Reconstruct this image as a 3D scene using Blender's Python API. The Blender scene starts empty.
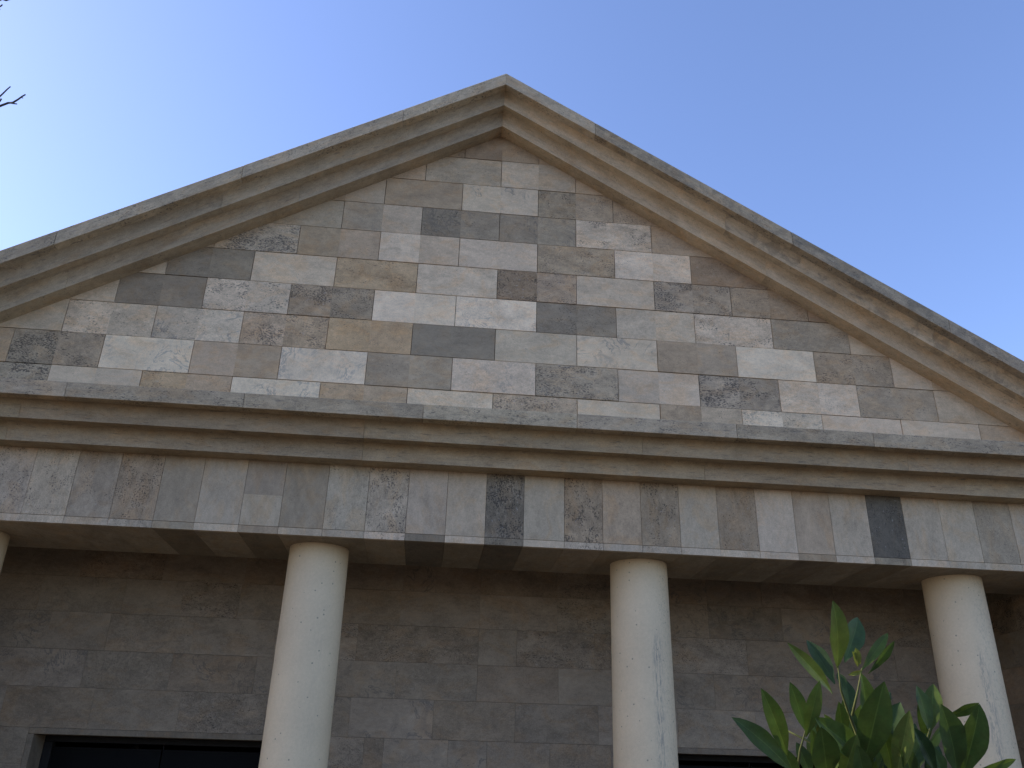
import bpy, math, random
from mathutils import Vector, Matrix

# ------------------------------------------------------------------ camera, sky, sun, exposure
scene = bpy.context.scene
C = scene.collection
OX, OZ = -0.585, 4.30            # facade survey coordinates -> world (pediment axis at x = 0, ground at z = 0)
R = math.radians

cam_d = bpy.data.cameras.new('camera')
cam = bpy.data.objects.new('camera', cam_d)
C.objects.link(cam)
scene.camera = cam
YAW, PITCH, ROLL = 0.0894258, 0.4356863, 0.0277722
CAM = Vector((0.2425256 + OX, -5.4539347, -2.4682686 + OZ))
fwd = Vector((math.sin(YAW) * math.cos(PITCH), math.cos(YAW) * math.cos(PITCH), math.sin(PITCH)))
r0 = Vector((math.cos(YAW), -math.sin(YAW), 0))
u0 = r0.cross(fwd)
rgt = math.cos(ROLL) * r0 + math.sin(ROLL) * u0
upv = -math.sin(ROLL) * r0 + math.cos(ROLL) * u0
m = Matrix((rgt, upv, -fwd)).transposed().to_4x4()
m.translation = CAM
cam.matrix_world = m
FPX = 850.0
cam_d.sensor_fit = 'HORIZONTAL'
cam_d.sensor_width = 36.0
cam_d.lens = FPX / 1024.0 * 36.0
cam_d.clip_start = 0.02
cam_d.clip_end = 3000.0

SUN_AZ = R(76)        # degrees to the left of straight-behind-the-facade
SUN_EL = R(28)
world = bpy.data.worlds.new('World')
scene.world = world
world.use_nodes = True
wn = world.node_tree
wn.nodes.clear()
sky = wn.nodes.new('ShaderNodeTexSky')
sky.sky_type = 'NISHITA'
sky.sun_disc = False
sky.sun_elevation = SUN_EL
sky.sun_rotation = -SUN_AZ
sky.altitude = 100
sky.air_density = 1.0
sky.dust_density = 0.85
sky.ozone_density = 6.0
bg = wn.nodes.new('ShaderNodeBackground')
bg.inputs['Strength'].default_value = 0.115
wo = wn.nodes.new('ShaderNodeOutputWorld')
tint = wn.nodes.new('ShaderNodeVectorMath')
tint.operation = 'MULTIPLY'
tint.inputs[1].default_value = (1.16, .94, .93)
wn.links.new(sky.outputs[0], tint.inputs[0])
wn.links.new(tint.outputs[0], bg.inputs['Color'])
wn.links.new(bg.outputs[0], wo.inputs[0])

sun_d = bpy.data.lights.new('sun', 'SUN')
sun_d.energy = 3.0
sun_d.angle = R(0.53)
sun_d.color = (1.0, 0.86, 0.68)
sun = bpy.data.objects.new('sun', sun_d)
C.objects.link(sun)
to_sun = Vector((-math.sin(SUN_AZ) * math.cos(SUN_EL), math.cos(SUN_AZ) * math.cos(SUN_EL), math.sin(SUN_EL)))
sun.rotation_euler = to_sun.to_track_quat('Z', 'Y').to_euler()
sun.location = (-20, 20, 20)

vs = scene.view_settings
vs.view_transform = 'Standard'
vs.look = 'None'
vs.exposure = 1.65
vs.gamma = 1.0
vs.use_curve_mapping = False

# ------------------------------------------------------------------ helpers
rng = random.Random(11)


def ray(px, py):
    return ((px - 512) / FPX * rgt - (py - 384) / FPX * upv + fwd)


def at_dist(px, py, d):
    v = ray(px, py)
    return CAM + v * d


class MB:
    """collects faces with a stone tone, a style (pits, veins, stain) and a seed"""

    def __init__(s):
        s.v = []; s.f = []; s.t = []; s.s = []; s.seed = []

    def poly(s, pts, tone=(.4, .4, .4), style=(0, 0, 0), seed=0.0):
        n = len(s.v)
        s.v += [tuple(p) for p in pts]
        s.f.append(tuple(range(n, n + len(pts))))
        s.t.append(tone); s.s.append(style); s.seed.append(seed)

    def hexa(s, P, tone=(.4, .4, .4), style=(0, 0, 0), seed=0.0):
        """8 corners: 0-3 bottom ring, 4-7 top ring (same order)"""
        n = len(s.v)
        s.v += [tuple(p) for p in P]
        for q in ((0, 3, 2, 1), (4, 5, 6, 7), (0, 1, 5, 4), (1, 2, 6, 5), (2, 3, 7, 6), (3, 0, 4, 7)):
            s.f.append(tuple(n + i for i in q))
            s.t.append(tone); s.s.append(style); s.seed.append(seed)

    def box(s, a, b, **k):
        x0, y0, z0 = a; x1, y1, z1 = b
        s.hexa([(x0, y0, z0), (x1, y0, z0), (x1, y1, z0), (x0, y1, z0),
                (x0, y0, z1), (x1, y0, z1), (x1, y1, z1), (x0, y1, z1)], **k)

    def slab(s, pts, y, depth, c=0.002, **k):
        """convex polygon in the x-z plane (clockwise or not), chamfered front face at y, running back by depth"""
        n = len(pts)
        cx = sum(p[0] for p in pts) / n; cz = sum(p[1] for p in pts) / n
        # inset by a constant distance per edge (approximate: toward centroid)
        ins = []
        for i in range(n):
            p0 = Vector(pts[i - 1]); p1 = Vector(pts[i]); p2 = Vector(pts[(i + 1) % n])
            e1 = (p1 - p0).normalized(); e2 = (p2 - p1).normalized()
            n1 = Vector((-e1.y, e1.x)); n2 = Vector((-e2.y, e2.x))
            if n1.dot(Vector((cx, cz)) - p1) < 0: n1 = -n1
            if n2.dot(Vector((cx, cz)) - p1) < 0: n2 = -n2
            b = (n1 + n2)
            b = b / max(b.dot(n1), 0.25)
            ins.append(p1 + b * c)
        b0 = len(s.v)
        s.v += [(p.x, y, p.y) for p in ins]
        s.v += [(p[0], y + c, p[1]) for p in pts]
        s.v += [(p[0], y + depth, p[1]) for p in pts]
        fs = [tuple(b0 + i for i in range(n))]
        for i in range(n):
            j = (i + 1) % n
            fs.append((b0 + i, b0 + j, b0 + n + j, b0 + n + i))
            fs.append((b0 + n + i, b0 + n + j, b0 + 2 * n + j, b0 + 2 * n + i))
        for f in fs:
            s.f.append(f); s.t.append(k.get('tone', (.4,) * 3)); s.s.append(k.get('style', (0, 0, 0))); s.seed.append(k.get('seed', 0.0))

    def build(s, name, mat, parent=None, smooth=False, recalc=True, bevel=0.0, sharp=False):
        me = bpy.data.meshes.new(name)
        me.from_pydata(s.v, [], s.f)
        for nm, ty in (('tone', 'FLOAT_COLOR'), ('style', 'FLOAT_VECTOR'), ('seed', 'FLOAT')): me.attributes.new(nm, ty, 'FACE')
        a, b, c = (me.attributes[q] for q in ('tone', 'style', 'seed'))
        for i in range(len(s.f)):
            t = s.t[i]
            a.data[i].color = (t[0], t[1], t[2], 1)
            b.data[i].vector = s.s[i]
            c.data[i].value = s.seed[i]
        if recalc:
            import bmesh
            bm = bmesh.new(); bm.from_mesh(me)
            bmesh.ops.recalc_face_normals(bm, faces=bm.faces)
            bm.to_mesh(me); bm.free()
        me.materials.append(mat)
        if smooth:
            for p in me.polygons: p.use_smooth = True
            if sharp: me.set_sharp_from_angle(angle=R(30))
        o = bpy.data.objects.new(name, me)
        C.objects.link(o)
        if parent: o.parent = parent
        if bevel:
            md = o.modifiers.new('soft_edges', 'BEVEL')
            md.width = bevel; md.segments = 2; md.limit_method = 'ANGLE'; md.angle_limit = R(40)
        return o


def empty(name, loc=(0, 0, 0)):
    o = bpy.data.objects.new(name, None)
    o.empty_display_size = 0.2
    o.location = loc
    C.objects.link(o)
    return o


def tag(o, label=None, cat=None, group=None, kind=None):
    if label: o['label'] = label
    if cat: o['category'] = cat
    if group: o['group'] = group
    if kind: o['kind'] = kind
    return o


def child(o, parent):
    o.parent = parent
    o.matrix_parent_inverse = Matrix.Translation(-parent.location)
    return o


# ------------------------------------------------------------------ materials
class NT:
    def __init__(s, name):
        s.m = bpy.data.materials.new(name); s.m.use_nodes = True
        s.t = s.m.node_tree; s.n = s.t.nodes; s.n.clear()
        s.out = s.n.new('ShaderNodeOutputMaterial')
        s.b = s.n.new('ShaderNodeBsdfPrincipled')
        s.t.links.new(s.b.outputs[0], s.out.inputs[0])

    def put(s, sock, val):
        if isinstance(val, bpy.types.NodeSocket): s.t.links.new(val, sock)
        elif val is not None: sock.default_value = val

    def math(s, op, a, b=None, c=None, clamp=False):
        n = s.n.new('ShaderNodeMath'); n.operation = op; n.use_clamp = clamp
        s.put(n.inputs[0], a); s.put(n.inputs[1], b); s.put(n.inputs[2], c)
        return n.outputs[0]

    def vmath(s, op, a, b=None):
        n = s.n.new('ShaderNodeVectorMath'); n.operation = op
        s.put(n.inputs[0], a); s.put(n.inputs[1], b)
        return n.outputs[0]

    def noise(s, vec, scale, detail=4, rough=0.6, dist=0.0):
        n = s.n.new('ShaderNodeTexNoise')
        s.put(n.inputs['Vector'], vec)
        n.inputs['Scale'].default_value = scale; n.inputs['Detail'].default_value = detail
        n.inputs['Roughness'].default_value = rough; n.inputs['Distortion'].default_value = dist
        return n.outputs[0]

    def ramp(s, v, a, b, lo=0.0, hi=1.0, smooth=True):
        n = s.n.new('ShaderNodeMapRange')
        n.interpolation_type = 'SMOOTHSTEP' if smooth else 'LINEAR'
        n.clamp = True
        s.put(n.inputs[0], v)
        s.put(n.inputs[1], a); s.put(n.inputs[2], b); s.put(n.inputs[3], lo); s.put(n.inputs[4], hi)
        return n.outputs[0]

    def mix(s, f, a, b, blend='MIX'):
        n = s.n.new('ShaderNodeMix'); n.data_type = 'RGBA'; n.blend_type = blend
        s.put(n.inputs[0], f); s.put(n.inputs[6], a); s.put(n.inputs[7], b)
        return n.outputs[2]

    def scalecol(s, col, f):
        n = s.n.new('ShaderNodeVectorMath'); n.operation = 'SCALE'
        s.put(n.inputs[0], col); s.put(n.inputs[3], f)
        return n.outputs[0]

    def attr(s, name):
        n = s.n.new('ShaderNodeAttribute'); n.attribute_name = name
        return n

    def coord(s):
        return s.n.new('ShaderNodeTexCoord').outputs['Object']

    def bump(s, h, strength, dist):
        n = s.n.new('ShaderNodeBump')
        n.inputs['Strength'].default_value = strength; n.inputs['Distance'].default_value = dist
        s.put(n.inputs['Height'], h)
        s.t.links.new(n.outputs[0], s.b.inputs['Normal'])


def travertine(name, stretch=(1, 1, 1.8), mottle=1.0, streak=0.0, gain=(1.22, 1.03, .765), slope=0.0):
    """stone whose tone comes from each block; clouds, mottling, pits, veins and stains are worked into it"""
    t = NT(name)
    tone = t.attr('tone').outputs['Color']
    st = t.n.new('ShaderNodeSeparateXYZ'); t.put(st.inputs[0], t.attr('style').outputs['Vector'])
    pit, vein, stain = st.outputs
    seed = t.attr('seed').outputs['Fac']
    sv = t.n.new('ShaderNodeCombineXYZ')
    t.put(sv.inputs[0], t.math('MULTIPLY', seed, 17.3)); t.put(sv.inputs[1], t.math('MULTIPLY', seed, 9.1)); t.put(sv.inputs[2], t.math('MULTIPLY', seed, 5.7))
    world_p = t.coord()
    bed = world_p
    if slope:      # bedding that runs along the slope of the gable
        sx = t.n.new('ShaderNodeSeparateXYZ'); t.put(sx.inputs[0], world_p)
        cx = t.n.new('ShaderNodeCombineXYZ')
        t.put(cx.inputs[0], sx.outputs[0]); t.put(cx.inputs[1], sx.outputs[1])
        t.put(cx.inputs[2], t.math('ADD', sx.outputs[2], t.math('MULTIPLY', t.math('ABSOLUTE', sx.outputs[0]), slope)))
        bed = cx.outputs[0]
    p = t.vmath('ADD', bed, sv.outputs[0])
    ps = t.vmath('MULTIPLY', p, stretch)
    cloud = t.noise(ps, 3.2, 5, 0.6, 0.8)
    cloud2 = t.noise(ps, 7.5, 6, 0.65, 1.2)
    fine = t.noise(ps, 30, 6, 0.7)
    grain = t.noise(p, 140, 3, 0.6)
    f = t.math('ADD', t.ramp(cloud, .3, .7, -.2, .17, False), t.ramp(fine, .3, .7, -.14, .12, False))
    f = t.math('ADD', f, t.ramp(cloud2, .35, .65, -.09, .08, False))
    f = t.math('ADD', f, t.ramp(grain, .3, .7, -.16, .14, False))
    f = t.math('MULTIPLY_ADD', f, t.math('MULTIPLY_ADD', pit, .55 * mottle, .62 * mottle), 1.0)
    col = t.scalecol(t.vmath('MULTIPLY', tone, gain), f)
    # warm iron-coloured clouds
    warm = t.vmath('MULTIPLY', col, (1.06, .955, .84))
    col = t.mix(t.math('MULTIPLY', t.ramp(t.noise(ps, 4.3, 5, .65, .9), .46, .66), .75), col, warm)
    # marbling of the veined blocks: grey clouds and thin lines
    vn = t.noise(p, 3.6, 5, 0.62, 1.6)
    line = t.math('ABSOLUTE', t.math('SUBTRACT', vn, .5))
    ln = t.ramp(line, .002, .026, 1, 0)
    brk = t.ramp(t.noise(p, 4.0, 2, .5), .45, .6)
    grey = t.ramp(t.noise(p, 5.5, 5, .6, 1.0), .55, .7)
    vm = t.math('MULTIPLY', vein, t.math('MAXIMUM', t.math('MULTIPLY', ln, brk), t.math('MULTIPLY', grey, .55)))
    col = t.mix(t.math('MULTIPLY', vm, .6), col, t.vmath('MULTIPLY', tone, (.45, .44, .42)))
    # pits
    pn = t.noise(t.vmath('MULTIPLY', ps, (1, 1, 1.25)), 70, 3, .6, .2)
    clus = t.noise(ps, 6.5, 3, .6)
    thr = t.math('SUBTRACT', .80, t.math('MULTIPLY', t.math('ADD', t.math('MULTIPLY', pit, .8), .45), t.ramp(clus, .35, .6, .08, .26)))
    pm = t.ramp(t.math('SUBTRACT', pn, thr), 0.0, .07)
    col = t.mix(t.math('MULTIPLY', pm, .78), col, t.vmath('MULTIPLY', tone, (.22, .2, .18)))
    # small dark specks and pale fillings scattered over every block
    sk = t.noise(ps, 88, 2, .5)
    sc = t.noise(p, 5.5, 4, .65)
    skm = t.ramp(sk, t.ramp(sc, .38, .62, .74, .6), .78)
    col = t.mix(t.math('MULTIPLY', skm, t.math('MULTIPLY_ADD', pit, .35, .5)), col, t.vmath('MULTIPLY', tone, (.3, .28, .25)))
    lk = t.ramp(t.noise(t.vmath('ADD', ps, (3.1, 7.7, 1.9)), 42, 4, .6), .62, .72)
    col = t.mix(t.math('MULTIPLY', lk, t.math('MULTIPLY_ADD', pit, .28, .08)), col, (.62, .58, .52, 1))
    # long streaks of the bedded slabs
    h = t.math('SUBTRACT', t.math('MULTIPLY', fine, .5), pm)
    if streak:
        sp = t.vmath('MULTIPLY', p, (1.6, 6, 14))
        sn = t.noise(sp, 5.5, 5, .7, .4)
        sm = t.ramp(sn, .56, .68)
        col = t.mix(t.math('MULTIPLY', sm, streak), col, t.vmath('MULTIPLY', tone, (.42, .40, .37)))
        h = t.math('SUBTRACT', h, t.math('MULTIPLY', sm, .5))
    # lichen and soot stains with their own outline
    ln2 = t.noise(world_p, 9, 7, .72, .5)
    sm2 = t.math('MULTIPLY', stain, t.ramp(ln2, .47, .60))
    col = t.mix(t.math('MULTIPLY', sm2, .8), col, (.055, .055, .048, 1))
    t.put(t.b.inputs['Base Color'], col)
    t.b.inputs['Roughness'].default_value = .82
    t.b.inputs['Specular IOR Level'].default_value = .3
    t.bump(h, .35, .006)
    return t.m


M_wall = travertine('travertine_blocks', (1, 1, 1.7), 1.1, gain=(1.44, 1.17, .83))
M_back = travertine('travertine_portico_blocks', (1, 1, 1.7), 1.5, gain=(1.26, 1.045, .79))
M_strip = travertine('travertine_strips', (1.7, 1, 1), 1.2, gain=(1.17, .985, .735))
M_corn = travertine('travertine_mouldings', (1, 1, 2.2), 1.1, .7)
M_coro = travertine('travertine_corona', (1, 1, 2.2), 1.1, .65)
M_rake = travertine('travertine_raking_mouldings', (1, 1, 2.2), 1.1, .5, slope=.597)
M_rcor = travertine('travertine_raking_corona', (1, 1, 2.2), 1.1, .75, slope=.597)


def column_mat():
    t = NT('cream_column_stone')
    p = t.coord()
    st = t.vmath('MULTIPLY', p, (1, 1, .25))
    f = t.math('ADD', t.ramp(t.noise(p, 3, 5, .6), .3, .7, .93, 1.06, False), t.ramp(t.noise(p, 60, 5, .7), .3, .7, -.05, .05, False))
    f = t.math('ADD', f, t.ramp(t.noise(p, 220, 2, .6), .3, .7, -.035, .035, False))
    col = t.scalecol((.70, .55, .34), f)
    vor = t.n.new('ShaderNodeTexVoronoi'); vor.inputs['Scale'].default_value = 30; t.put(vor.inputs['Vector'], t.vmath('ADD', p, t.scalecol(t.noise(p, 30, 2), .004)))
    keep = t.n.new('ShaderNodeSeparateColor'); t.put(keep.inputs[0], vor.outputs['Color'])
    size = t.ramp(keep.outputs[0], .5, 1.0, 0.0, .17)
    pit = t.math('LESS_THAN', vor.outputs['Distance'], size)
    col = t.mix(t.math('MULTIPLY', pit, .6), col, (.16, .14, .11, 1))
    # grey water streak down the right of the front; position and strength are set per column
    a = t.attr('streak_amount'); a.attribute_type = 'OBJECT'
    ang = t.attr('streak_x'); ang.attribute_type = 'OBJECT'
    sep = t.n.new('ShaderNodeSeparateXYZ'); t.put(sep.inputs[0], p)
    wob = t.math('MULTIPLY', t.math('SUBTRACT', t.noise(t.vmath('MULTIPLY', p, (1, 1, .5)), 3, 2), .5), .03)
    dx = t.math('ABSOLUTE', t.math('SUBTRACT', t.math('ADD', sep.outputs[0], wob), ang.outputs['Fac']))
    band = t.ramp(dx, .012, .05, 1, 0)
    zz = t.math('MULTIPLY', t.ramp(sep.outputs[2], 2.62, 2.78, 1, 0), t.ramp(sep.outputs[2], 1.2, 1.75, .35, 1))
    spk = t.ramp(t.noise(t.vmath('MULTIPLY', p, (2.4, 2.4, .35)), 34, 7, .85), .46, .60)
    sm = t.math('MULTIPLY', t.math('MULTIPLY', band, zz), t.math('MULTIPLY', spk, a.outputs['Fac']))
    side = t.math('MULTIPLY', t.ramp(t.math('SUBTRACT', sep.outputs[0], ang.outputs['Fac']), -.03, .06), t.ramp(t.noise(t.vmath('MULTIPLY', p, (1, 1, .7)), 70, 7, .85), .5, .62, 0, .5))
    sm = t.math('MAXIMUM', sm, t.math('MULTIPLY', side, a.outputs['Fac']))
    col = t.mix(t.math('MULTIPLY', sm, .75), col, (.17, .168, .155, 1))
    t.put(t.b.inputs['Base Color'], col)
    t.b.inputs['Roughness'].default_value = .7
    t.bump(t.math('SUBTRACT', t.math('MULTIPLY', t.noise(p, 90, 4, .6), .25), pit), .3, .003)
    return t.m


M_col = column_mat()


def plain(name, col, rough=.6, metal=0.0, var=.12, sc=12, spec=.4):
    t = NT(name)
    p = t.coord()
    f = t.ramp(t.noise(p, sc, 5, .65), .3, .7, 1 - var, 1 + var, False)
    t.put(t.b.inputs['Base Color'], t.scalecol(tuple(col), f))
    t.b.inputs['Roughness'].default_value = rough
    t.b.inputs['Metallic'].default_value = metal
    t.b.inputs['Specular IOR Level'].default_value = spec
    return t.m


M_metal = plain('dark_bronze', (.018, .017, .016), .6, .0, .2, 12, .15)
M_dark_pane = plain('dark_interior_pane', (.004, .004, .004), .5, 0, .1, 4, .08)  # opaque panes; the darkness of the unlit interior is put into their colour
M_roof = plain('roof_stone', (.27, .25, .22), .85, 0, .2, 5)
M_plaster = plain('aged_plaster', (.33, .30, .26), .9, 0, .12, 3)


def ground_mat():
    t = NT('dark_earth_ground')
    p = t.coord()
    f = t.math('ADD', t.ramp(t.noise(p, .25, 5, .6), .3, .7, .85, 1.12, False), t.ramp(t.noise(p, 45, 4, .7), .3, .7, -.2, .2, False))
    col = t.scalecol((.045, .038, .029), f)
    t.put(t.b.inputs['Base Color'], col); t.b.inputs['Roughness'].default_value = .95
    t.bump(t.noise(p, 60, 4, .7), .5, .01)
    return t.m


def leaf_mat():
    t = NT('glossy_green_leaf')
    tone = t.attr('tone').outputs['Color']
    p = t.coord()
    f = t.math('ADD', t.ramp(t.noise(p, 60, 4, .6), .3, .7, .82, 1.15, False), t.ramp(t.noise(p, 260, 3, .6), .3, .7, -.08, .08, False))
    t.put(t.b.inputs['Base Color'], t.scalecol(tone, f))
    t.b.inputs['Roughness'].default_value = .5
    t.b.inputs['Specular IOR Level'].default_value = .13
    tr = t.n.new('ShaderNodeBsdfTranslucent')
    t.put(tr.inputs['Color'], t.scalecol(t.vmath('MULTIPLY', tone, (.95, 1.05, .6)), f))
    mx = t.n.new('ShaderNodeMixShader'); mx.inputs[0].default_value = .22
    t.t.links.new(t.b.outputs[0], mx.inputs[1]); t.t.links.new(tr.outputs[0], mx.inputs[2])
    t.t.links.new(mx.outputs[0], t.out.inputs[0])
    t.bump(t.noise(p, 180, 3, .6), .15, .001)
    return t.m


M_ground = ground_mat()
M_leaf = leaf_mat()
M_stem = plain('green_brown_stem', (.085, .095, .035), .7, 0, .25, 60, .1)
M_bark = plain('grey_bark', (.075, .062, .052), .9, 0, .35, 25)

# ------------------------------------------------------------------ ground
gm = MB()
S = 600
N = 24
for i in range(N):
    for j in range(N):
        x0 = -S + 2 * S * i / N; x1 = -S + 2 * S * (i + 1) / N
        y0 = -S + 2 * S * j / N; y1 = -S + 2 * S * (j + 1) / N
        gm.poly([(x0, y0, 0), (x1, y0, 0), (x1, y1, 0), (x0, y1, 0)])
tag(gm.build('ground', M_ground), kind='structure')

# ------------------------------------------------------------------ the building
B = empty('stone_building', (0, 0, 0))
tag(B, 'travertine temple-fronted building with gabled pediment over round cream columns', 'building')

TON = {'W': (.62, .59, .54), 'w': (.52, .485, .435), 'l': (.44, .415, .375), 'm': (.352, .332, .295), 'b': (.345, .305, .253),
       't': (.40, .335, .255), 'p': (.41, .362, .308), 'd': (.228, .217, .194), 'D': (.13, .131, .125), 'g': (.425, .408, .365), 'o': (.43, .355, .26),
       'e': (.292, .273, .237), 'n': (.27, .23, .185)}


def jit(t, a=.05):
    k = 1 + rng.uniform(-a, a)
    return (t[0] * k * (1 + rng.uniform(-.012, .012)), t[1] * k, t[2] * k * (1 + rng.uniform(-.02, .02)))


# half-block cells: (first half tone, second half tone), pits, veins ; keyed by course and left joint in half-blocks of 0.3 m
H = 0.2570
PED = {
 -1: {-16: ('l', 'm', 1, 0), -14: ('b', 'b', 1, 0), -12: ('l', 'l', 0, 0), -10: ('m', 'm', 1, .2), -8: ('w', 'l', 0, 0), -6: ('t', 'p', .6, 0), -4: ('W', 'W', 0, 1), -2: ('t', 'p', .4, 0),
      0: ('w', 'w', .2, 0), 2: ('p', 'p', .8, 0), 4: ('w', 'w', 0, 0), 6: ('b', 'l', .5, 0), 8: ('W', 'm', .6, .8), 10: ('w', 'w', 0, 0), 12: ('w', 'w', 0, 0), 14: ('p', 't', .2, 0), 16: ('m', 'l', .5, 0)},
 0: {-13: ('l', 'l', .3, 0), -11: ('b', 'b', .3, 0), -9: ('e', 'b', 1, .2), -7: ('W', 'W', 0, .9), -5: ('p', 'b', .1, 0), -3: ('W', 'W', 0, .8), -1: ('e', 'm', .3, 0), 1: ('w', 'w', .2, .7), 3: ('m', 'm', .8, 1),
     5: ('l', 'w', .2, 0), 7: ('m', 'e', 1, .2), 9: ('w', 'W', .5, 0), 11: ('m', 'm', .5, .3), 13: ('l', 'm', .2, .3), 15: ('l', 'l', 0, 0)},
 1: {-10: ('l', 'l', .2, .2), -8: ('w', 'l', .6, 0), -6: ('l', 'W', .5, 1), -4: ('p', 't', 1, .1), -2: ('o', 't', .4, .4), 0: ('d', 'd', .2, 0), 2: ('l', 'l', .1, 0), 4: ('w', 'w', 0, 1), 6: ('b', 'm', .3, 0),
     8: ('W', 'W', 0, 0), 10: ('b', 'm', .7, .1), 12: ('l', 'm', .1, 0), 14: ('m', 'm', 0, 0)},
 2: {-11: ('l', 'l', 0, 0), -9: ('l', 'l', .3, 0), -7: ('d', 'e', .2, .1), -5: ('w', 'l', .8, 0), -3: ('b', 'e', 1, 0), -1: ('W', 'w', 0, 0), 1: ('W', 'W', .2, .9), 3: ('d', 'e', .6, 0), 5: ('l', 'w', .3, 0),
     7: ('w', 'w', .7, .2), 9: ('m', 'm', .5, .5), 11: ('l', 'l', 0, 0)},
 3: {-8: ('l', 'l', 0, 0), -6: ('d', 'e', .4, .3), -4: ('w', 'w', .2, 0), -2: ('t', 't', .5, 0), 0: ('w', 'w', .3, 0), 2: ('n', 'p', .9, .6), 4: ('l', 'l', .2, 0), 6: ('m', 'b', 1, .1), 8: ('b', 'n', .7, 0), 10: ('n', 'n', .3, 0)},
 4: {-7: ('m', 'm', .3, 0), -5: ('l', 'l', 1, 0), -3: ('b', 'p', .2, 0), -1: ('w', 'p', .3, 0), 1: ('w', 'w', .1, 0), 3: ('b', 'b', .7, .4), 5: ('W', 'w', .4, 0), 7: ('n', 'n', .5, 0), 9: ('n', 'n', .2, 0)},
 5: {-6: ('m', 'm', 0, 0), -4: ('m', 'm', .2, 0), -2: ('m', 'w', .3, .3), 0: ('d', 'e', .5, .7), 2: ('e', 'm', .4, .8), 4: ('w', 'w', .9, 0), 6: ('b', 'b', .4, 0), 8: ('n', 'n', 0, 0)},
 6: {-5: ('m', 'm', 0, 0), -3: ('m', 'l', 0, 0), -1: ('b', 'b', .2, 0), 1: ('w', 'l', 0, 1), 3: ('e', 'p', .8, .5), 5: ('b', 'b', .7, 0), 7: ('b', 'b', 0, 0)},
 7: {-4: ('b', 'b', 0, 0), -2: ('b', 'p', .3, .1), 0: ('m', 'm', .4, .2), 2: ('l', 'm', .2, .3), 4: ('p', 'b', .2, 0), 6: ('b', 'b', 0, 0)},
 8: {-3: ('b', 'b', .2, 0), -1: ('b', 'n', .4, 0), 1: ('n', 'b', .4, 0), 3: ('b', 'b', .2, 0)},  # browner toward the top: shade under the gable is in these tones
 9: {-2: ('b', 'n', .2, 0), 0: ('n', 'n', .2, 0), 2: ('b', 'b', .2, 0)},
}
SL = 0.597                      # slope of the gable


def clip(pts, off):
    """keep the part of a polygon under the gable line z < off - SL*|x|"""
    for sgn in (1, -1):
        out = []
        n = len(pts)
        g = lambda p: p[1] - (off - SL * sgn * p[0])
        for i in range(n):
            a, b = pts[i], pts[(i + 1) % n]
            ga, gb = g(a), g(b)
            if ga <= 0: out.append(a)
            if ga * gb < 0:
                k = ga / (ga - gb)
                out.append((a[0] + (b[0] - a[0]) * k, a[1] + (b[1] - a[1]) * k))
        pts = out
        if len(pts) < 3: return None
    return pts


tm = MB()
GAP = .0019
for j, row in PED.items():
    z0 = max(j * H, -.31) + OZ; z1 = (j + 1) * H + OZ
    for i, (ta, tb, pit, vein) in row.items():
        dy = rng.uniform(-.003, .003)
        sd = rng.uniform(0, 20)
        same = ta == tb
        base_a = jit(TON[ta])
        base_b = base_a if same else tuple(.55 * q + .45 * p for p, q in zip(base_a, jit(TON[tb])))
        if same:
            cells = [(0, 2, base_a, pit)]
        else:
            cells = [(0, 1, base_a, pit), (1, 2, base_b, pit * .8)]
        for a, b, tn, pt in cells:
            x0 = (i + a) * .3 + OX + (GAP if a == 0 else 0); x1 = (i + b) * .3 + OX - (GAP if b == 2 else 0)
            poly = clip([(x0, z0 + GAP), (x1, z0 + GAP), (x1, z1 - GAP), (x0, z1 - GAP)], 2.39 + OZ)
            if poly:
                tm.slab(poly, dy, .05, .0016 if same else .0006, tone=tn, style=(pt, vein, 0), seed=sd + a * .7)
# mortar bed behind the blocks
zb = -.31 + OZ
hw = (2.39 + .31) / SL
tm.hexa([(-hw, .02, zb), (hw, .02, zb), (hw, .3, zb), (-hw, .3, zb), (-.01, .02, 2.39 + OZ), (.01, .02, 2.39 + OZ), (.01, .3, 2.39 + OZ), (-.01, .3, 2.39 + OZ)],
        tone=(.05, .045, .04))
tm.build('pediment_wall', M_wall, B)

# --- horizontal cornice: three projecting bands built of long slabs
XE = 4.9


def profile(d, za, zb, dn=None):
    """outline of a moulding in the y-z plane; with dn the front is a hollow (cove) running up to the face of the band above"""
    if dn is None:
        return [(-d, za), (-d, zb), (.3, zb), (.3, za)]
    n = 9
    rz = (zb - za) * .42; ry = (dn - d) * .42; z_f = zb - rz
    pts = [(-d, za), (-d, z_f)]
    for q in range(1, n + 1):
        a = q / n * math.pi / 2
        pts.append((-d - ry * (1 - math.cos(a)), z_f + rz * math.sin(a)))
    return pts + [(.3, zb), (.3, za)]


def prism(mb, prof, xa, xb, slope=0.0, **k):
    n = len(prof); b0 = len(mb.v)
    for x_ in (xa, xb):
        mb.v += [(x_, y_, z_ - slope * abs(x_)) for y_, z_ in prof]
    fs = [tuple(b0 + q for q in range(n)), tuple(b0 + n + q for q in reversed(range(n)))]
    fs += [(b0 + q, b0 + (q + 1) % n, b0 + n + (q + 1) % n, b0 + n + q) for q in range(n)]
    for f in fs:
        mb.f.append(f); mb.t.append(k['tone']); mb.s.append(k['style']); mb.seed.append(k['seed'])


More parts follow.
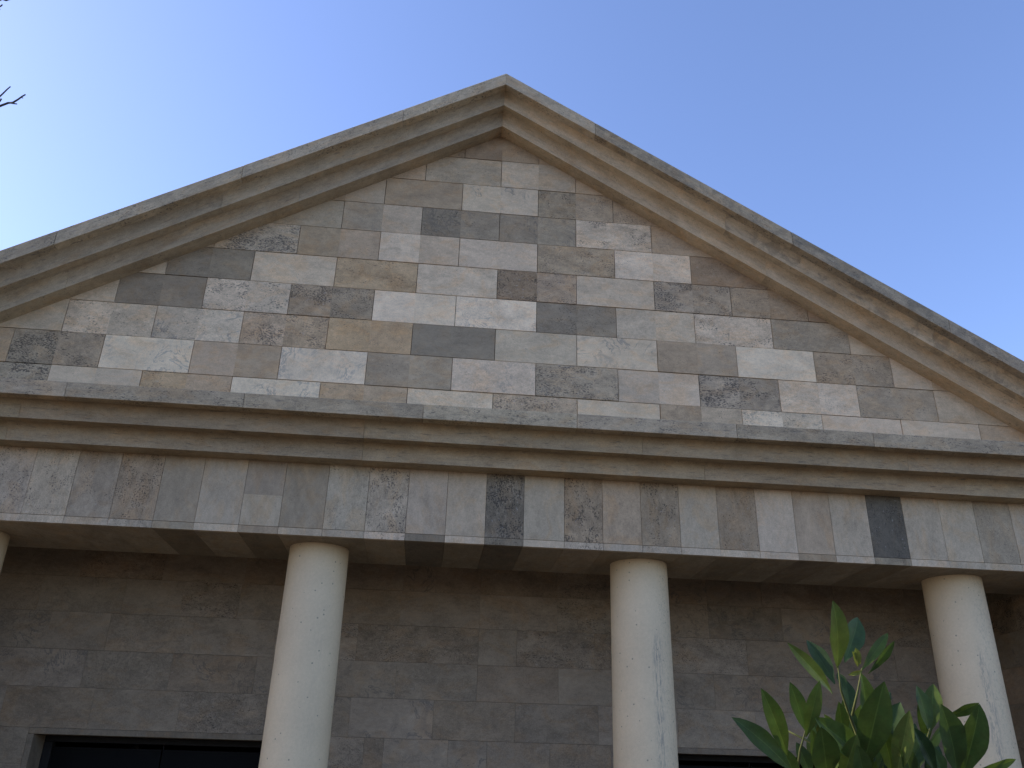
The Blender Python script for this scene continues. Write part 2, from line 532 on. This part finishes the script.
def band(mb, x0, x1, d, za, zb, tones, lens, stain=0.0, dn=None, jj=.0007, pit=.3, slope=0.0, var=.05):
    """a run of long slabs from x0 to x1 (either direction away from x0)"""
    sg = 1 if x1 > x0 else -1
    L_all = abs(x1 - x0)
    s_ = 0.0 if slope else -rng.uniform(0, .7)
    first = True
    while s_ < L_all:
        L = rng.uniform(*lens)
        a, b = max(s_, 0), min(s_ + L, L_all)
        if b - a > .02:
            ap = slope and first
            dy = 0 if ap else rng.uniform(-jj, jj); dz = 0 if ap else rng.uniform(-jj, jj)
            pr = [(y_ + (dy if y_ < .2 else 0), z_ + dz) for y_, z_ in profile(d, za, zb, dn)]
            prism(mb, pr, x0 + sg * (a + (0 if ap else .0009)), x0 + sg * (b - .0009), slope,
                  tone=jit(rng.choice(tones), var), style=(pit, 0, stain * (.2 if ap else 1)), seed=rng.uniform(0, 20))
        s_ += L; first = False


BEI = (.335, .297, .238); BEI2 = (.315, .28, .226); BEI3 = (.33, .292, .24); ROU = (.385, .35, .295); ROU2 = (.42, .385, .325)
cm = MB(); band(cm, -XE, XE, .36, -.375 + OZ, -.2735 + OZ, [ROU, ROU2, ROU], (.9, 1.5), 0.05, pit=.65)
cor = cm.build('cornice', M_coro, B, bevel=.003)
cm = MB(); band(cm, -XE + .12, XE - .12, .242, -.487 + OZ, -.3765 + OZ, [BEI, BEI2], (1.6, 2.4), 0, dn=.36)
cm2 = MB(); band(cm2, -XE + .24, XE - .24, .127, -.598 + OZ, -.4885 + OZ, [BEI, BEI2], (1.6, 2.4), 0, dn=.242)
cm.build('moulding', M_corn, cor, smooth=True, sharp=True)
cm2.build('moulding', M_corn, cor, smooth=True, sharp=True)

# --- raking cornices
XR = 4.9
for sg in (-1, 1):
    right = sg > 0
    GRY = [(.375, .345, .295), (.39, .36, .31)]  # left tones; the right mouldings' lighter ones paint in light from the left
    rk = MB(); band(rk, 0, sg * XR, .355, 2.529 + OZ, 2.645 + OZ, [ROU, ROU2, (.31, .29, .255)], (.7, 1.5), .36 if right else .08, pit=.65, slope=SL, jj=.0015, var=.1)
    c0 = rk.build('raking_cornice', M_rcor, B, bevel=.003)
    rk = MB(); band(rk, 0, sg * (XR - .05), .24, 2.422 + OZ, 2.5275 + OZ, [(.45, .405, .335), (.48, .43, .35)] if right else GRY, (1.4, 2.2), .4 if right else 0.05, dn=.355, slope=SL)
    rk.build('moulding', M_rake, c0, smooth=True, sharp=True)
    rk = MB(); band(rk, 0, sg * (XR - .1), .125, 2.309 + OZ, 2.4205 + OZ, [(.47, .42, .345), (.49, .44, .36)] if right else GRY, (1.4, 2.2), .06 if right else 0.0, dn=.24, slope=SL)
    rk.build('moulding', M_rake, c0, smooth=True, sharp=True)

# --- roof behind the gable
rm = MB()
for sg in (-1, 1):
    P = []
    for z_ in (2.50, 2.62):
        P += [(0, .352, z_ + OZ), (sg * 5.0, .352, z_ - SL * 5.0 + OZ), (sg * 5.0, 8.2, z_ - SL * 5.0 + OZ), (0, 8.2, z_ + OZ)]
    rm.hexa(P)
rm.build('roof', M_roof, B)

# --- frieze of upright slabs, with a thin course of slabs under it
FJ = [-2.068, -1.8, -1.53, -1.273, -.996, -.746, -.468, -.201, .062, .32, .58, .834, 1.107, 1.366, 1.629, 1.894, 2.161, 2.434, 2.701, 2.963, 3.234, 3.493, 3.763, 4.022, 4.29]
FT = [('m', .6), ('b', .8), ('m', 0), ('l', 0), ('mg', 0), ('m', .1), ('g', .4), ('l', .8), ('l', .1), ('l', 0), ('d', 1), ('l', 0), ('b', .9), ('p', .2), ('b', .7), ('l', 0), ('b', .4), ('w', 0), ('p', .1), ('l', .1), ('D', .6), ('l', .1), ('l', .1), ('m', .4)]
UT = ['l', 'l', 'm', 'w', 'b', 'l', 'l', 'w', 'd', 'w', 'd', 'w', 'l', 'l', 'l', 'w', 'w', 'w', 'b', 'w', 'e', 'w', 'l', 'l']
ST = ['l', 'l', 'e', 'l', 'e', 'l', 'm', 'l', 'd', 'm', 'd', 'm', 'l', 'm', 'l', 'l', 'm', 'l', 'm', 'l', 'm', 'l', 'l', 'l']
seq = [(FJ[k], FJ[k + 1], FT[k][0], FT[k][1], UT[k], ST[k]) for k in range(24)]
x = FJ[0]
left_t = [('l', .7), ('l', .6), ('m', .3), ('l', .1), ('w', 0), ('b', .5), ('l', .2), ('m', .3), ('l', .1)]
for t_, p_ in left_t:
    if x < -3.9: break
    seq.append((x - .266, x, t_, p_, rng.choice('lww'), rng.choice('lm'))); x -= .266
x = FJ[-1]
for t_, p_ in [('l', .1), ('b', .4), ('w', 0), ('l', .2)]:
    if x > 5.0: break
    seq.append((x, x + .266, t_, p_, rng.choice('lww'), rng.choice('lm'))); x += .266
FL, FR = min(q[0] for q in seq) + OX, max(q[1] for q in seq) + OX
fm = MB()
zg, zu = -1.036, -1.083
for a, b, t_, p_, u_, s_ in seq:
    x0, x1 = a + OX + .001, b + OX - .001
    dy = rng.uniform(-.001, .001); sd = rng.uniform(0, 20)
    if t_ == 'mg':
        zm = -.83
        fm.slab([(x0, zm + OZ), (x1, zm + OZ), (x1, -.56 + OZ), (x0, -.56 + OZ)], dy, .03, .0008, tone=jit(TON['m']), style=(p_, 0, 0), seed=sd)
        fm.slab([(x0, zg + .0015 + OZ), (x1, zg + .0015 + OZ), (x1, zm + OZ), (x0, zm + OZ)], dy, .03, .0008, tone=jit(TON['g']), style=(p_, 0, 0), seed=sd + 1)
    else:
        fm.slab([(x0, zg + .0015 + OZ), (x1, zg + .0015 + OZ), (x1, -.56 + OZ), (x0, -.56 + OZ)], dy, .03, .0012, tone=jit(TON[t_], .04), style=(p_, 0, 0), seed=sd)
    tu = jit(TON[u_], .04)
    fm.box((x0, dy - .002, zu + OZ), (x1, .03, zg - .0015 + OZ), tone=tu, style=(p_ * .7, 0, .5 if u_ == 'e' else .05), seed=sd + 2)
fm.box((FL + .02, .032, zu + .03 + OZ), (FR - .02, .70, -.5 + OZ), tone=(.05, .045, .04))
fz = fm.build('frieze', M_strip, B)
sm_ = MB()
for a, b, t_, p_, u_, s_ in seq:
    x0, x1 = a + OX + .001, b + OX - .001
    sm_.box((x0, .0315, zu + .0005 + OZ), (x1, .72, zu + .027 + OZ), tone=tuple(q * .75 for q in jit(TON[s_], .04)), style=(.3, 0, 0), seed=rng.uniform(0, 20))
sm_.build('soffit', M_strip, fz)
bk = MB()
x = FL
while x < FR:
    b = min(x + .6, FR)
    bk.slab([(b - .001, zu + .03 + OZ), (x + .001, zu + .03 + OZ), (x + .001, -.80 + OZ), (b - .001, -.80 + OZ)], .72, -.018, -.0, tone=jit(TON['b']), style=(.3, 0, 0), seed=rng.uniform(0, 20))
    x += .6
bk.build('beam_back', M_back, fz)

# --- portico ceiling, back wall, end walls, floor
ZF = .12
pm_ = MB(); pm_.box((-4.5, .70, -.80 + OZ), (4.5, 1.28, -.70 + OZ)); pm_.build('ceiling', M_plaster, B)

YB = 1.2
rows = [(-.70, -.914), (-.914, -1.173), (-1.173, -1.431), (-1.431, -1.696), (-1.696, -1.953), (-1.953, -2.2213), (-2.2213, -2.45), (-2.45, -2.71), (-2.71, -2.97), (-2.97, -3.23), (-3.23, -3.49), (-3.49, -3.75), (-3.75, -4.01), (-4.01, -4.18)]
JO = {2: [-.57, .035, .64, 1.24], 3: [-.87, -.27, .64, .93], 4: [-.56, .04, .64, 1.25], 5: [-.87, -.27, .33, .93, 1.55], 6: [-.15, -.01, .45, .73, 1.19]}
DOORS = [(-2.41 + OX, -.78 + OX), (1.95 + OX, 3.58 + OX)]
ZD = -2.262
bw = MB()
BT = ['m', 'b', 'm', 'l', 'm', 'm', 'm', 'm', 'b', 'l']
over = {(1, 5): 'd', (4, 4): 'w'}
for k, (z1, z0) in enumerate(rows):
    js = JO.get(k)
    if js is None: js = [(.04 if k % 2 else .34) + .6 * q for q in range(-1, 3)]
    js = list(js)
    while js[0] > -4.0: js.insert(0, js[0] - (.6 if rng.random() < .75 else .42))
    while js[-1] < 5.1: js.append(js[-1] + (.6 if rng.random() < .75 else .45))
    for a, b in zip(js, js[1:]):
        x0, x1 = max(a + OX, -4.5), min(b + OX, 4.5)
        if x1 - x0 < .03: continue
        t_ = rng.choice(BT)
        if k in (1, 2) and a < 2.7 < b: t_ = 'd'
        if k == 5 and 1.6 < b and a < 3.6: t_ = 'l'
        segs = [(x0, x1)]
        for d0, d1 in DOORS:
            if z0 < ZD - .001:
                ns = []
                for s0, s1 in segs:
                    if s1 <= d0 - .041 or s0 >= d1 + .041: ns.append((s0, s1)); continue
                    if s0 < d0 - .041: ns.append((s0, d0 - .041))
                    if s1 > d1 + .041: ns.append((d1 + .041, s1))
                segs = ns
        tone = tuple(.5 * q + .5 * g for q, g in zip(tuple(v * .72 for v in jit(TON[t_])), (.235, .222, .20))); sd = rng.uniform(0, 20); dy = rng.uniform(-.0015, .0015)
        stl = (rng.choice([0, .1, .2, .6]), rng.choice([0, .3, .5, .9, 1]), 0)
        for s0, s1 in segs:
            zt = z1
            if s1 - s0 > .02:
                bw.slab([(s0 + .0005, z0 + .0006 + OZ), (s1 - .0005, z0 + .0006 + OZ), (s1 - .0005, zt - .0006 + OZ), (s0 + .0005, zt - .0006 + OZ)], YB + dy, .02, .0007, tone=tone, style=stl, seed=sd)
dk = dict(tone=(.05, .045, .04))
xs = [-4.5, DOORS[0][0] - .041, DOORS[0][1] + .041, DOORS[1][0] - .041, DOORS[1][1] + .041, 4.5]
for k in (0, 2, 4): bw.box((xs[k], YB + .022, ZF), (xs[k + 1], YB + .4, -.72 + OZ), **dk)
for k in (1, 3): bw.box((xs[k], YB + .022, ZD + .041 + OZ), (xs[k + 1], YB + .4, -.72 + OZ), **dk)
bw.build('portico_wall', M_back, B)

for d0, d1 in DOORS:
    zt = ZD + OZ
    # pale stone surround, flush-set just proud of the wall
    st = MB()
    tn = jit((.20, .19, .172))
    st.box((d0 - .04, YB - .004, zt), (d1 + .04, YB + .40, zt + .04), tone=tn, style=(.1, 0, 0), seed=rng.uniform(0, 9))
    st.box((d0 - .04, YB - .004, ZF), (d0, YB + .40, zt - .0015), tone=jit(tn), style=(.1, 0, 0), seed=rng.uniform(0, 9))
    st.box((d1, YB - .004, ZF), (d1 + .04, YB + .40, zt - .0015), tone=jit(tn), style=(.1, 0, 0), seed=rng.uniform(0, 9))
    dr = st.build('doorway', M_strip, B, bevel=.003)
    fr = MB()
    y0, y1 = YB + .20, YB + .27
    fr.box((d0 + .001, y0, zt - .041), (d1 - .001, y1, zt - .001)); fr.box((d0 + .001, y0, ZF), (d0 + .06, y1, zt - .0425)); fr.box((d1 - .06, y0, ZF), (d1 - .001, y1, zt - .0425))
    xm = (d0 + d1) / 2
    fr.box((xm - .004, y0 + .05, ZF + .001), (xm + .004, y1, zt - .0425))
    for a, b in ((d0 + .0615, xm - .0045), (xm + .0045, d1 - .0615)):
        fr.box((a, y0 + .01, ZF + .001), (b, y1 - .01, ZF + .25)); fr.box((a, y0 + .01, ZF + .95), (b, y1 - .01, ZF + 1.03))
    fr.build('frame', M_metal, dr, bevel=.003)
    for a, b in ((d0 + .0615, xm - .0045), (xm + .0045, d1 - .0615)):
        gl = MB()
        gl.box((a, y0 + .03, ZF + .252), (b, y0 + .042, ZF + .948)); gl.box((a, y0 + .03, ZF + 1.032), (b, y0 + .042, zt - .073))
        gl.build('pane', M_dark_pane, dr)

# body of the building: end walls, sides and back
for sg in (-1, 1):
    sw = MB()
    z = ZF; k = 0
    while z < -.6 + OZ:
        zt = min(z + .26, -.60 + OZ)
        y = -.0 if k % 2 else -.3
        y = .004
        off = .3 if k % 2 else 0
        yy = [.004] + [off + .6 * q for q in range(1, 15) if .05 < off + .6 * q < 8] + [8.0]
        for a, b in zip(yy, yy[1:]):
            sw.box((sg * 4.1 if a < 1 and False else sg * 4.22, a + .001, z + .001), (sg * 4.5, b - .001, zt - .001), tone=tuple(q * .75 for q in jit(TON[rng.choice('lmbmp')])), style=(rng.choice([0, .4, .9]), rng.choice([0, 0, .8]), 0), seed=rng.uniform(0, 20))
        z = zt; k += 1
    sw.build('side_wall', M_back, B)
bb = MB(); bb.box((-4.2, 7.8, ZF), (4.2, 8.0, -.6 + OZ)); bb.box((-4.2, YB + .42, -.62 + OZ), (4.2, 7.78, -.60 + OZ))
bb.hexa([(-4.2, 7.8, -.6 + OZ), (4.2, 7.8, -.6 + OZ), (4.2, 8.0, -.6 + OZ), (-4.2, 8.0, -.6 + OZ), (-.01, 7.8, 1.95 + OZ), (.01, 7.8, 1.95 + OZ), (.01, 8.0, 1.95 + OZ), (-.01, 8.0, 1.95 + OZ)])
bb.build('rear_wall', M_plaster, B)
fl = MB(); x = -4.75
while x < 4.74:
    b = min(x + .95, 4.75)
    fl.box((x + .001, -.25, .004), (b - .001, YB + .2, ZF), tone=jit((.055, .052, .048)), style=(.2, 0, 0), seed=rng.uniform(0, 20)); x += .95
fl.box((-4.5, YB + .202, .004), (4.5, 8.0, ZF - .002), tone=(.05, .047, .043))
fl.build('stone_step', M_back, B, bevel=.004)

# --- columns
RT, RB = .197, .212
CX = [-2.745, -.515, 1.686, 3.985]
for n_, cx in enumerate(CX):
    cxw = cx + OX
    cy = .36
    ztop = zu + OZ - .0004
    prof = [(RB + .055, ZF), (RB + .055, ZF + .06), (RB + .045, ZF + .075)]
    for q in range(9):
        a = q / 8 * math.pi
        prof.append((RB + .015 + .045 * math.sin(a), ZF + .08 + .045 * (1 - math.cos(a))))
    prof += [(RB + .012, ZF + .185), (RB, ZF + .21)]
    for q in range(1, 25):
        f = q / 24
        prof.append((RB + (RT - RB) * f ** 1.25, ZF + .21 + (ztop - ZF - .21) * f))
    NS = 72
    vv = []; ff = []
    for r_, z_ in prof:
        for s_ in range(NS):
            a = 2 * math.pi * s_ / NS
            vv.append((cxw + r_ * math.cos(a), cy + r_ * math.sin(a), z_))
    for p_ in range(len(prof) - 1):
        for s_ in range(NS):
            a, b = p_ * NS + s_, p_ * NS + (s_ + 1) % NS
            ff.append((a, b, b + NS, a + NS))
    me = bpy.data.meshes.new('column'); me.from_pydata(vv, [], ff)
    for p_ in me.polygons: p_.use_smooth = True
    me.materials.append(M_col)
    o = bpy.data.objects.new('column', me); C.objects.link(o); o.parent = B
    o['streak_amount'] = [0.0, .12, .9, .8][n_]
    o['streak_x'] = cxw + [.1, .09, .062, -.02][n_]
    o['label'] = ['smooth cream stone column at the far left end', 'smooth cream stone column with a few small pits', 'cream stone column with a dark vertical streak', 'cream stone column with a grey streak behind the shrub'][n_]

# ------------------------------------------------------------------ shrub in front of the camera
P0 = at_dist(862, 790, 1.32)
SH = empty('evergreen_shrub', (P0.x, P0.y, 0))
tag(SH, 'upright evergreen shrub with glossy pointed leaves in front of the right column', 'shrub')


def tube(mb, pts, rad, n=7, tone=(.1, .1, .05)):
    rings = []
    for i, p in enumerate(pts):
        d = (pts[min(i + 1, len(pts) - 1)] - pts[max(i - 1, 0)]).normalized()
        a = d.orthogonal().normalized() if i == 0 else (prev - d * prev.dot(d)).normalized()
        prev = a
        b = d.cross(a)
        k = len(mb.v)
        mb.v += [tuple(p + (a * math.cos(2 * math.pi * s / n) + b * math.sin(2 * math.pi * s / n)) * rad[i]) for s in range(n)]
        rings.append(k)
    def add(f):
        mb.f.append(f); mb.t.append(tone); mb.s.append((0, 0, 0)); mb.seed.append(0)
    for r1, r2 in zip(rings, rings[1:]):
        for s in range(n): add((r1 + s, r1 + (s + 1) % n, r2 + (s + 1) % n, r2 + s))
    add(tuple(rings[-1] + s for s in range(n))); add(tuple(rings[0] + s for s in reversed(range(n))))


def leaf(mb, a, b, w, up, tone, fold=.25, curl=.08, twist=0.0):
    """a lanceolate blade from a to b, half folded along the midrib, with slight thickness from its own curvature"""
    ax = b - a; L = ax.length; ax = ax / L
    side = ax.cross(up).normalized()
    nrm = side.cross(ax).normalized()
    n = 12
    cols = [-1, -.7, -.36, -.07, .07, .36, .7, 1]
    m_ = len(cols)
    base = len(mb.v)
    for i in range(n + 1):
        t = i / n
        prof = (math.sin(math.pi * t ** 1.2) ** .82) if 0 < t < 1 else 0.0
        prof = max(prof, .05 * (1 - t))
        rot = Matrix.Rotation(twist * (t - .4), 3, ax)
        s_, n_ = rot @ side, rot @ nrm
        cen = a + ax * L * t + n_ * (-curl * L * (t - .3) ** 2 * 2)
        for c in cols:
            wv = math.sin(t * 15 + c * 2.1 + w * 900) * .035
            cc = c if abs(c) > .1 else math.copysign(min(.07, .035 / max(prof, .05)), c)
            mb.v.append(tuple(cen + s_ * (cc * w * .5 * prof) + n_ * (abs(c) * fold * w * .5 * prof + wv * w * prof * abs(c))))
    hl = mb_rng.uniform(-.1, .1)
    for i in range(n):
        for j in range(m_ - 1):
            k = base + i * m_ + j
            mb.f.append((k, k + 1, k + m_ + 1, k + m_))
            e = (1 + hl) if j < 3 else (1 - hl)
            tn = tuple(q * e * mb_rng.uniform(.95, 1.05) for q in tone)
            if j == 3: tn = tuple(q * 1.3 + g for q, g in zip(tone, (.012, .014, .004)))
            mb.t.append(tn); mb.s.append((0, 0, 0)); mb.seed.append(0)


mb_rng = random.Random(8)
G1 = (0.068, 0.099, 0.023); G2 = (0.049, 0.078, 0.023); G3 = (0.044, 0.073, 0.029); G4 = (0.083, 0.109, 0.029); YG = (.15, .17, .045); G5 = (0.055, 0.086, 0.021)
# base px, tip px, width px, depth at base, depth at tip, tone, tilt of the blade, fold
LV = [
 ((838, 669), (838, 603), 21, 1.30, 1.27, G4, .25, .3), ((845, 662), (861, 616), 20, 1.33, 1.38, G3, -.3, .25),
 ((835, 684), (808, 638), 17, 1.34, 1.40, G3, .3, .3), ((834, 694), (794, 646), 12, 1.30, 1.25, G4, .5, .3),
 ((862, 670), (889, 632), 9, 1.32, 1.36, G1, -.5, .35), ((868, 674), (895, 641), 10, 1.30, 1.29, G2, .35, .35),
 ((864, 738), (868, 676), 21, 1.29, 1.26, G5, .5, .3), ((862, 770), (884, 686), 30, 1.25, 1.21, G5, -.2, .25),
 ((878, 770), (900, 702), 27, 1.29, 1.30, G3, -.35, .25), ((806, 732), (791, 683), 15, 1.27, 1.25, G2, .3, .3),
 ((806, 738), (819, 684), 14, 1.25, 1.22, G1, -.3, .3), ((788, 756), (765, 691), 19, 1.26, 1.22, G1, .2, .3),
 ((794, 772), (738, 716), 17, 1.25, 1.24, G3, .6, .25), ((868, 764), (822, 720), 22, 1.27, 1.22, G5, .5, .3),
 ((828, 782), (822, 729), 28, 1.22, 1.17, G5, .1, .25), ((930, 733), (918, 685), 17, 1.32, 1.35, G2, .4, .3),
 ((930, 733), (934, 683), 17, 1.33, 1.36, G1, -.3, .3), ((958, 776), (947, 708), 28, 1.24, 1.21, G2, .25, .3),
 ((962, 778), (982, 706), 26, 1.25, 1.24, G5, -.2, .3), ((946, 717), (979, 705), 11, 1.28, 1.25, G1, .1, .3),
 ((972, 772), (1019, 761), 10, 1.24, 1.24, G1, .2, .3), ((938, 776), (916, 728), 15, 1.25, 1.23, (.03, .055, .022), .5, .3),
 ((880, 706), (891, 692), 9, 1.38, 1.4, G3, 0, .3), ((896, 778), (909, 712), 15, 1.24, 1.2, G4, -.7, .3),
 ((902, 780), (928, 732), 16, 1.3, 1.33, G2, -.4, .3), ((846, 690), (838, 672), 9, 1.36, 1.38, G3, .2, .2), ((850, 712), (846, 678), 14, 1.37, 1.4, G3, 0, .3),
 ((850, 778), (845, 735), 17, 1.34, 1.36, G2, .3, .3), ((905, 775), (884, 728), 20, 1.33, 1.35, G3, .3, .3), ((885, 770), (876, 722), 22, 1.36, 1.38, G2, .2, .3),
 ((824, 760), (812, 716), 15, 1.34, 1.36, G2, .3, .3), ((856, 745), (843, 700), 15, 1.35, 1.38, G5, .3, .3), ((842, 780), (856, 738), 18, 1.25, 1.22, G1, -.3, .3),
 ((892, 772), (884, 728), 20, 1.27, 1.24, G5, .2, .3), ((915, 785), (902, 742), 17, 1.24, 1.22, G2, .3, .3), ((878, 745), (889, 702), 16, 1.35, 1.38, G2, -.3, .3),
 ((905, 760), (916, 722), 13, 1.37, 1.4, G3, -.2, .3), ((800, 785), (783, 748), 14, 1.28, 1.26, G2, .4, .3), ((944, 782), (934, 746), 15, 1.31, 1.33, G5, .2, .3), ((866, 786), (858, 746), 18, 1.2, 1.18, G2, 0, .3),
 ((812, 780), (798, 742), 14, 1.32, 1.34, G2, .4, .3), ((925, 780), (940, 742), 16, 1.32, 1.35, G3, -.3, .3), ((870, 782), (906, 735), 18, 1.37, 1.38, G2, -.5, .3),
]
fr_ = random.Random(21)
for q in range(22):
    bx = fr_.uniform(815, 935); by = fr_.uniform(745, 790); L_ = fr_.uniform(34, 58); an = fr_.uniform(-.55, .55) + (bx - 872) / 160
    dd = fr_.uniform(1.3, 1.42)
    LV.append(((bx, by), (bx + L_ * math.sin(an), by - L_ * math.cos(an)), L_ * fr_.uniform(.26, .36), dd, dd + fr_.uniform(-.04, .04), fr_.choice([G1, G2, G5, G3]), fr_.uniform(-.6, .6), .3))
fol = MB()
lr = random.Random(5)
for (b0, t0, w, d0, d1, tone, tilt, fold) in LV:
    a, b = at_dist(b0[0], b0[1], d0), at_dist(t0[0], t0[1], d1)
    wm = w * 1.04 / FPX * (d0 + d1) / 2
    ax = (b - a).normalized()
    up = (-fwd).normalized()
    up = Matrix.Rotation(tilt, 3, ax) @ up
    wm /= max(.45, math.cos(tilt))
    k = 1 + lr.uniform(-.12, .12)
    leaf(fol, a, b, wm, up, tuple(q * k for q in tone), fold, lr.uniform(.02, .12), lr.uniform(-.5, .5))
stems = [
 [((838, 666), 1.30), ((841, 690), 1.305), ((849, 714), 1.31), ((862, 748), 1.31), ((870, 775), 1.30), ((880, 830), 1.30), ((888, 900), 1.30)],
 [((806, 729), 1.27), ((800, 750), 1.275), ((797, 775), 1.28), ((803, 830), 1.29), ((840, 900), 1.31)],
 [((784, 729), 1.36), ((798, 736), 1.35), ((812, 743), 1.34), ((838, 772), 1.33), ((866, 830), 1.31)],
 [((930, 728), 1.32), ((924, 750), 1.32), ((914, 780), 1.31), ((900, 840), 1.30)],
 [((950, 716), 1.27), ((954, 750), 1.26), ((958, 785), 1.25), ((930, 850), 1.28), ((894, 910), 1.30)],
 [((862, 668), 1.33), ((858, 690), 1.33), ((852, 716), 1.32)],
]
root = Vector((P0.x, P0.y, 0))
for k, st in enumerate(stems):
    mb = MB()
    pts = [at_dist(p[0], p[1], d) for p, d in st]
    rad = [.0011 + .0006 * i for i in range(len(pts))]
    if k != 5:
        last = pts[-1]
        g = root + Vector((lr.uniform(-.12, .12), lr.uniform(-.12, .12), 0))
        for q in range(1, 9):
            f = q / 8
            pts.append(last.lerp(g, f) + Vector((math.sin(f * 5 + k) * .03 * (1 - f), math.cos(f * 4 + k) * .03 * (1 - f), 0))); rad.append(rad[-1] + .0008)
    tube(mb, pts, rad)
    child(mb.build('stem', M_stem, None, smooth=True), SH)
    # leaves down the hidden length of each stem
    if k != 5:
        for q in range(len(st), len(pts) - 1):
            for _ in range(9):
                f = lr.random(); p = pts[q].lerp(pts[q + 1], f)
                az = lr.uniform(0, 6.283); el = lr.uniform(.1, .9)
                d = Vector((math.cos(az) * math.cos(el), math.sin(az) * math.cos(el), math.sin(el)))
                L = lr.uniform(.07, .115)
                leaf(fol, p + d * .008, p + d * (.008 + L), L * lr.uniform(.28, .38), (Vector((0, 0, 1)) + d * .1).normalized(), tuple(v * lr.uniform(.85, 1.15) for v in lr.choice([G1, G2, G3, G5])), .25, .1, lr.uniform(-.5, .5))
child(fol.build('foliage', M_leaf, None, smooth=True, recalc=False), SH)
for (b0, t0, w, d0, d1) in (((845, 634), (844, 620), 5, 1.33, 1.33), ((858, 667), (856, 648), 8, 1.31, 1.3), ((861, 664), (853, 652), 6, 1.32, 1.3), ((817, 733), (820, 722), 6, 1.26, 1.25), ((848, 675), (862, 671), 5, 1.3, 1.29)):
    yb = MB(); a, b = at_dist(*b0, d0), at_dist(*t0, d1)
    leaf(yb, a, b, w / FPX * d0, (-fwd), YG, .4, .05, .2)
    child(yb.build('young_leaf', M_leaf, None, smooth=True, recalc=False), SH)

# ------------------------------------------------------------------ bare tree to the left, one twig reaching into view
TR = Vector((-4.9, -2.9, 0))
T = empty('bare_tree', TR)
tag(T, 'leafless tree at the left edge with thin budding twigs against the sky', 'tree')
tr = random.Random(3)
mb = MB()
tp = [TR + Vector((.05 * math.sin(q * 1.1), .05 * math.cos(q * .9), q * .45)) for q in range(0, 13)]
tube(mb, tp, [.13 - .0085 * q for q in range(13)], 12)
child(mb.build('trunk', M_bark, None, smooth=True), T)


def inview(p):
    v = p - CAM
    d = v.dot(fwd)
    if d < .1: return False
    px = 512 + FPX * v.dot(rgt) / d; py = 384 - FPX * v.dot(upv) / d
    return -25 < px < 1060 and -40 < py < 800


def grow(mb, p, d, L, r, depth):
    n = 5
    pts = [p]; rad = [r]
    for q in range(n):
        d = (d + Vector((tr.uniform(-.16, .16), tr.uniform(-.16, .16), tr.uniform(-.05, .16)))).normalized()
        nx = pts[-1] + d * L / n
        if inview(nx): break
        pts.append(nx); rad.append(r * (1 - .7 * (q + 1) / n))
    if len(pts) < 2: return
    tube(mb, pts, rad, 6)
    if depth:
        for q in range(1, len(pts)):
            for _ in range(2 if depth > 1 else 1):
                nd = (d + Vector((tr.uniform(-.9, .9), tr.uniform(-.9, .9), tr.uniform(-.3, .7)))).normalized()
                grow(mb, pts[q], nd, L * tr.uniform(.4, .62), rad[q] * .6, depth - 1)


for q in range(9):
    mb = MB()
    st = tp[5 + q % 8]
    az = q * 2.4
    grow(mb, st, Vector((math.cos(az), math.sin(az), tr.uniform(.35, .9))).normalized(), tr.uniform(1.3, 2.0), .04, 3)
    if mb.f: child(mb.build('branch', M_bark, None, smooth=True), T)


def twig(segs, d, link=None, r0=.0035):
    mb = MB()
    for pl, ra, rb in segs:
        pts = [at_dist(x_, y_, d + o_) for x_, y_, o_ in pl]
        if link and pl is segs[0][0]:
            far = pts[0]
            ex = [link.lerp(far, f) + Vector((0, 0, .10 * math.sin(f * 3.14))) for f in (0, .25, .5, .75)]
            n0 = len(ex)
            rad = [.028 - .0065 * i for i in range(n0)] + [ra + (rb - ra) * i / (len(pts) - 1) for i in range(len(pts))]
            pts = ex + pts
        else:
            rad = [ra + (rb - ra) * i / (len(pts) - 1) for i in range(len(pts))]
        tube(mb, pts, rad, 6)
    child(mb.build('branch', M_bark, None, smooth=True), T)


D_ = 4.3
twig([([(-40, 108, 0), (-12, 107, 0), (0, 106, 0), (8, 103, 0), (13, 102.5, .01), (18, 99.5, .01), (22, 96.5, .02), (25.5, 94.5, .02)], .0075, .0035),
      ([(-12, 107, 0), (-3, 99, 0), (3, 93.5, 0), (7, 89.5, .01), (10.5, 86.5, .01)], .005, .003),
      ([(10, 102.8, 0), (14, 103.6, 0), (17, 104, 0)], .0045, .003), ([(21, 97.3, .02), (23, 98.2, .02)], .003, .002),
      ([(-6, 105, 0), (0, 101, 0), (1.5, 98.5, 0)], .005, .004)], D_, tp[9])
twig([([(-40, 6, .1), (-14, 5, .1), (-4, 2, .1), (2, -1, .1), (8, -6, .1)], .0075, .004), ([(-14, 5, .1), (-4, 8, .1), (1, 6, .1), (2.5, 4.5, .1)], .005, .003),
      ([(2, -1, .1), (6, .5, .1), (9, -.5, .1), (11, -.8, .1)], .005, .003), ([(-4, 8, .1), (0, 9.5, .1)], .003, .003)], D_ + .2, tp[11])
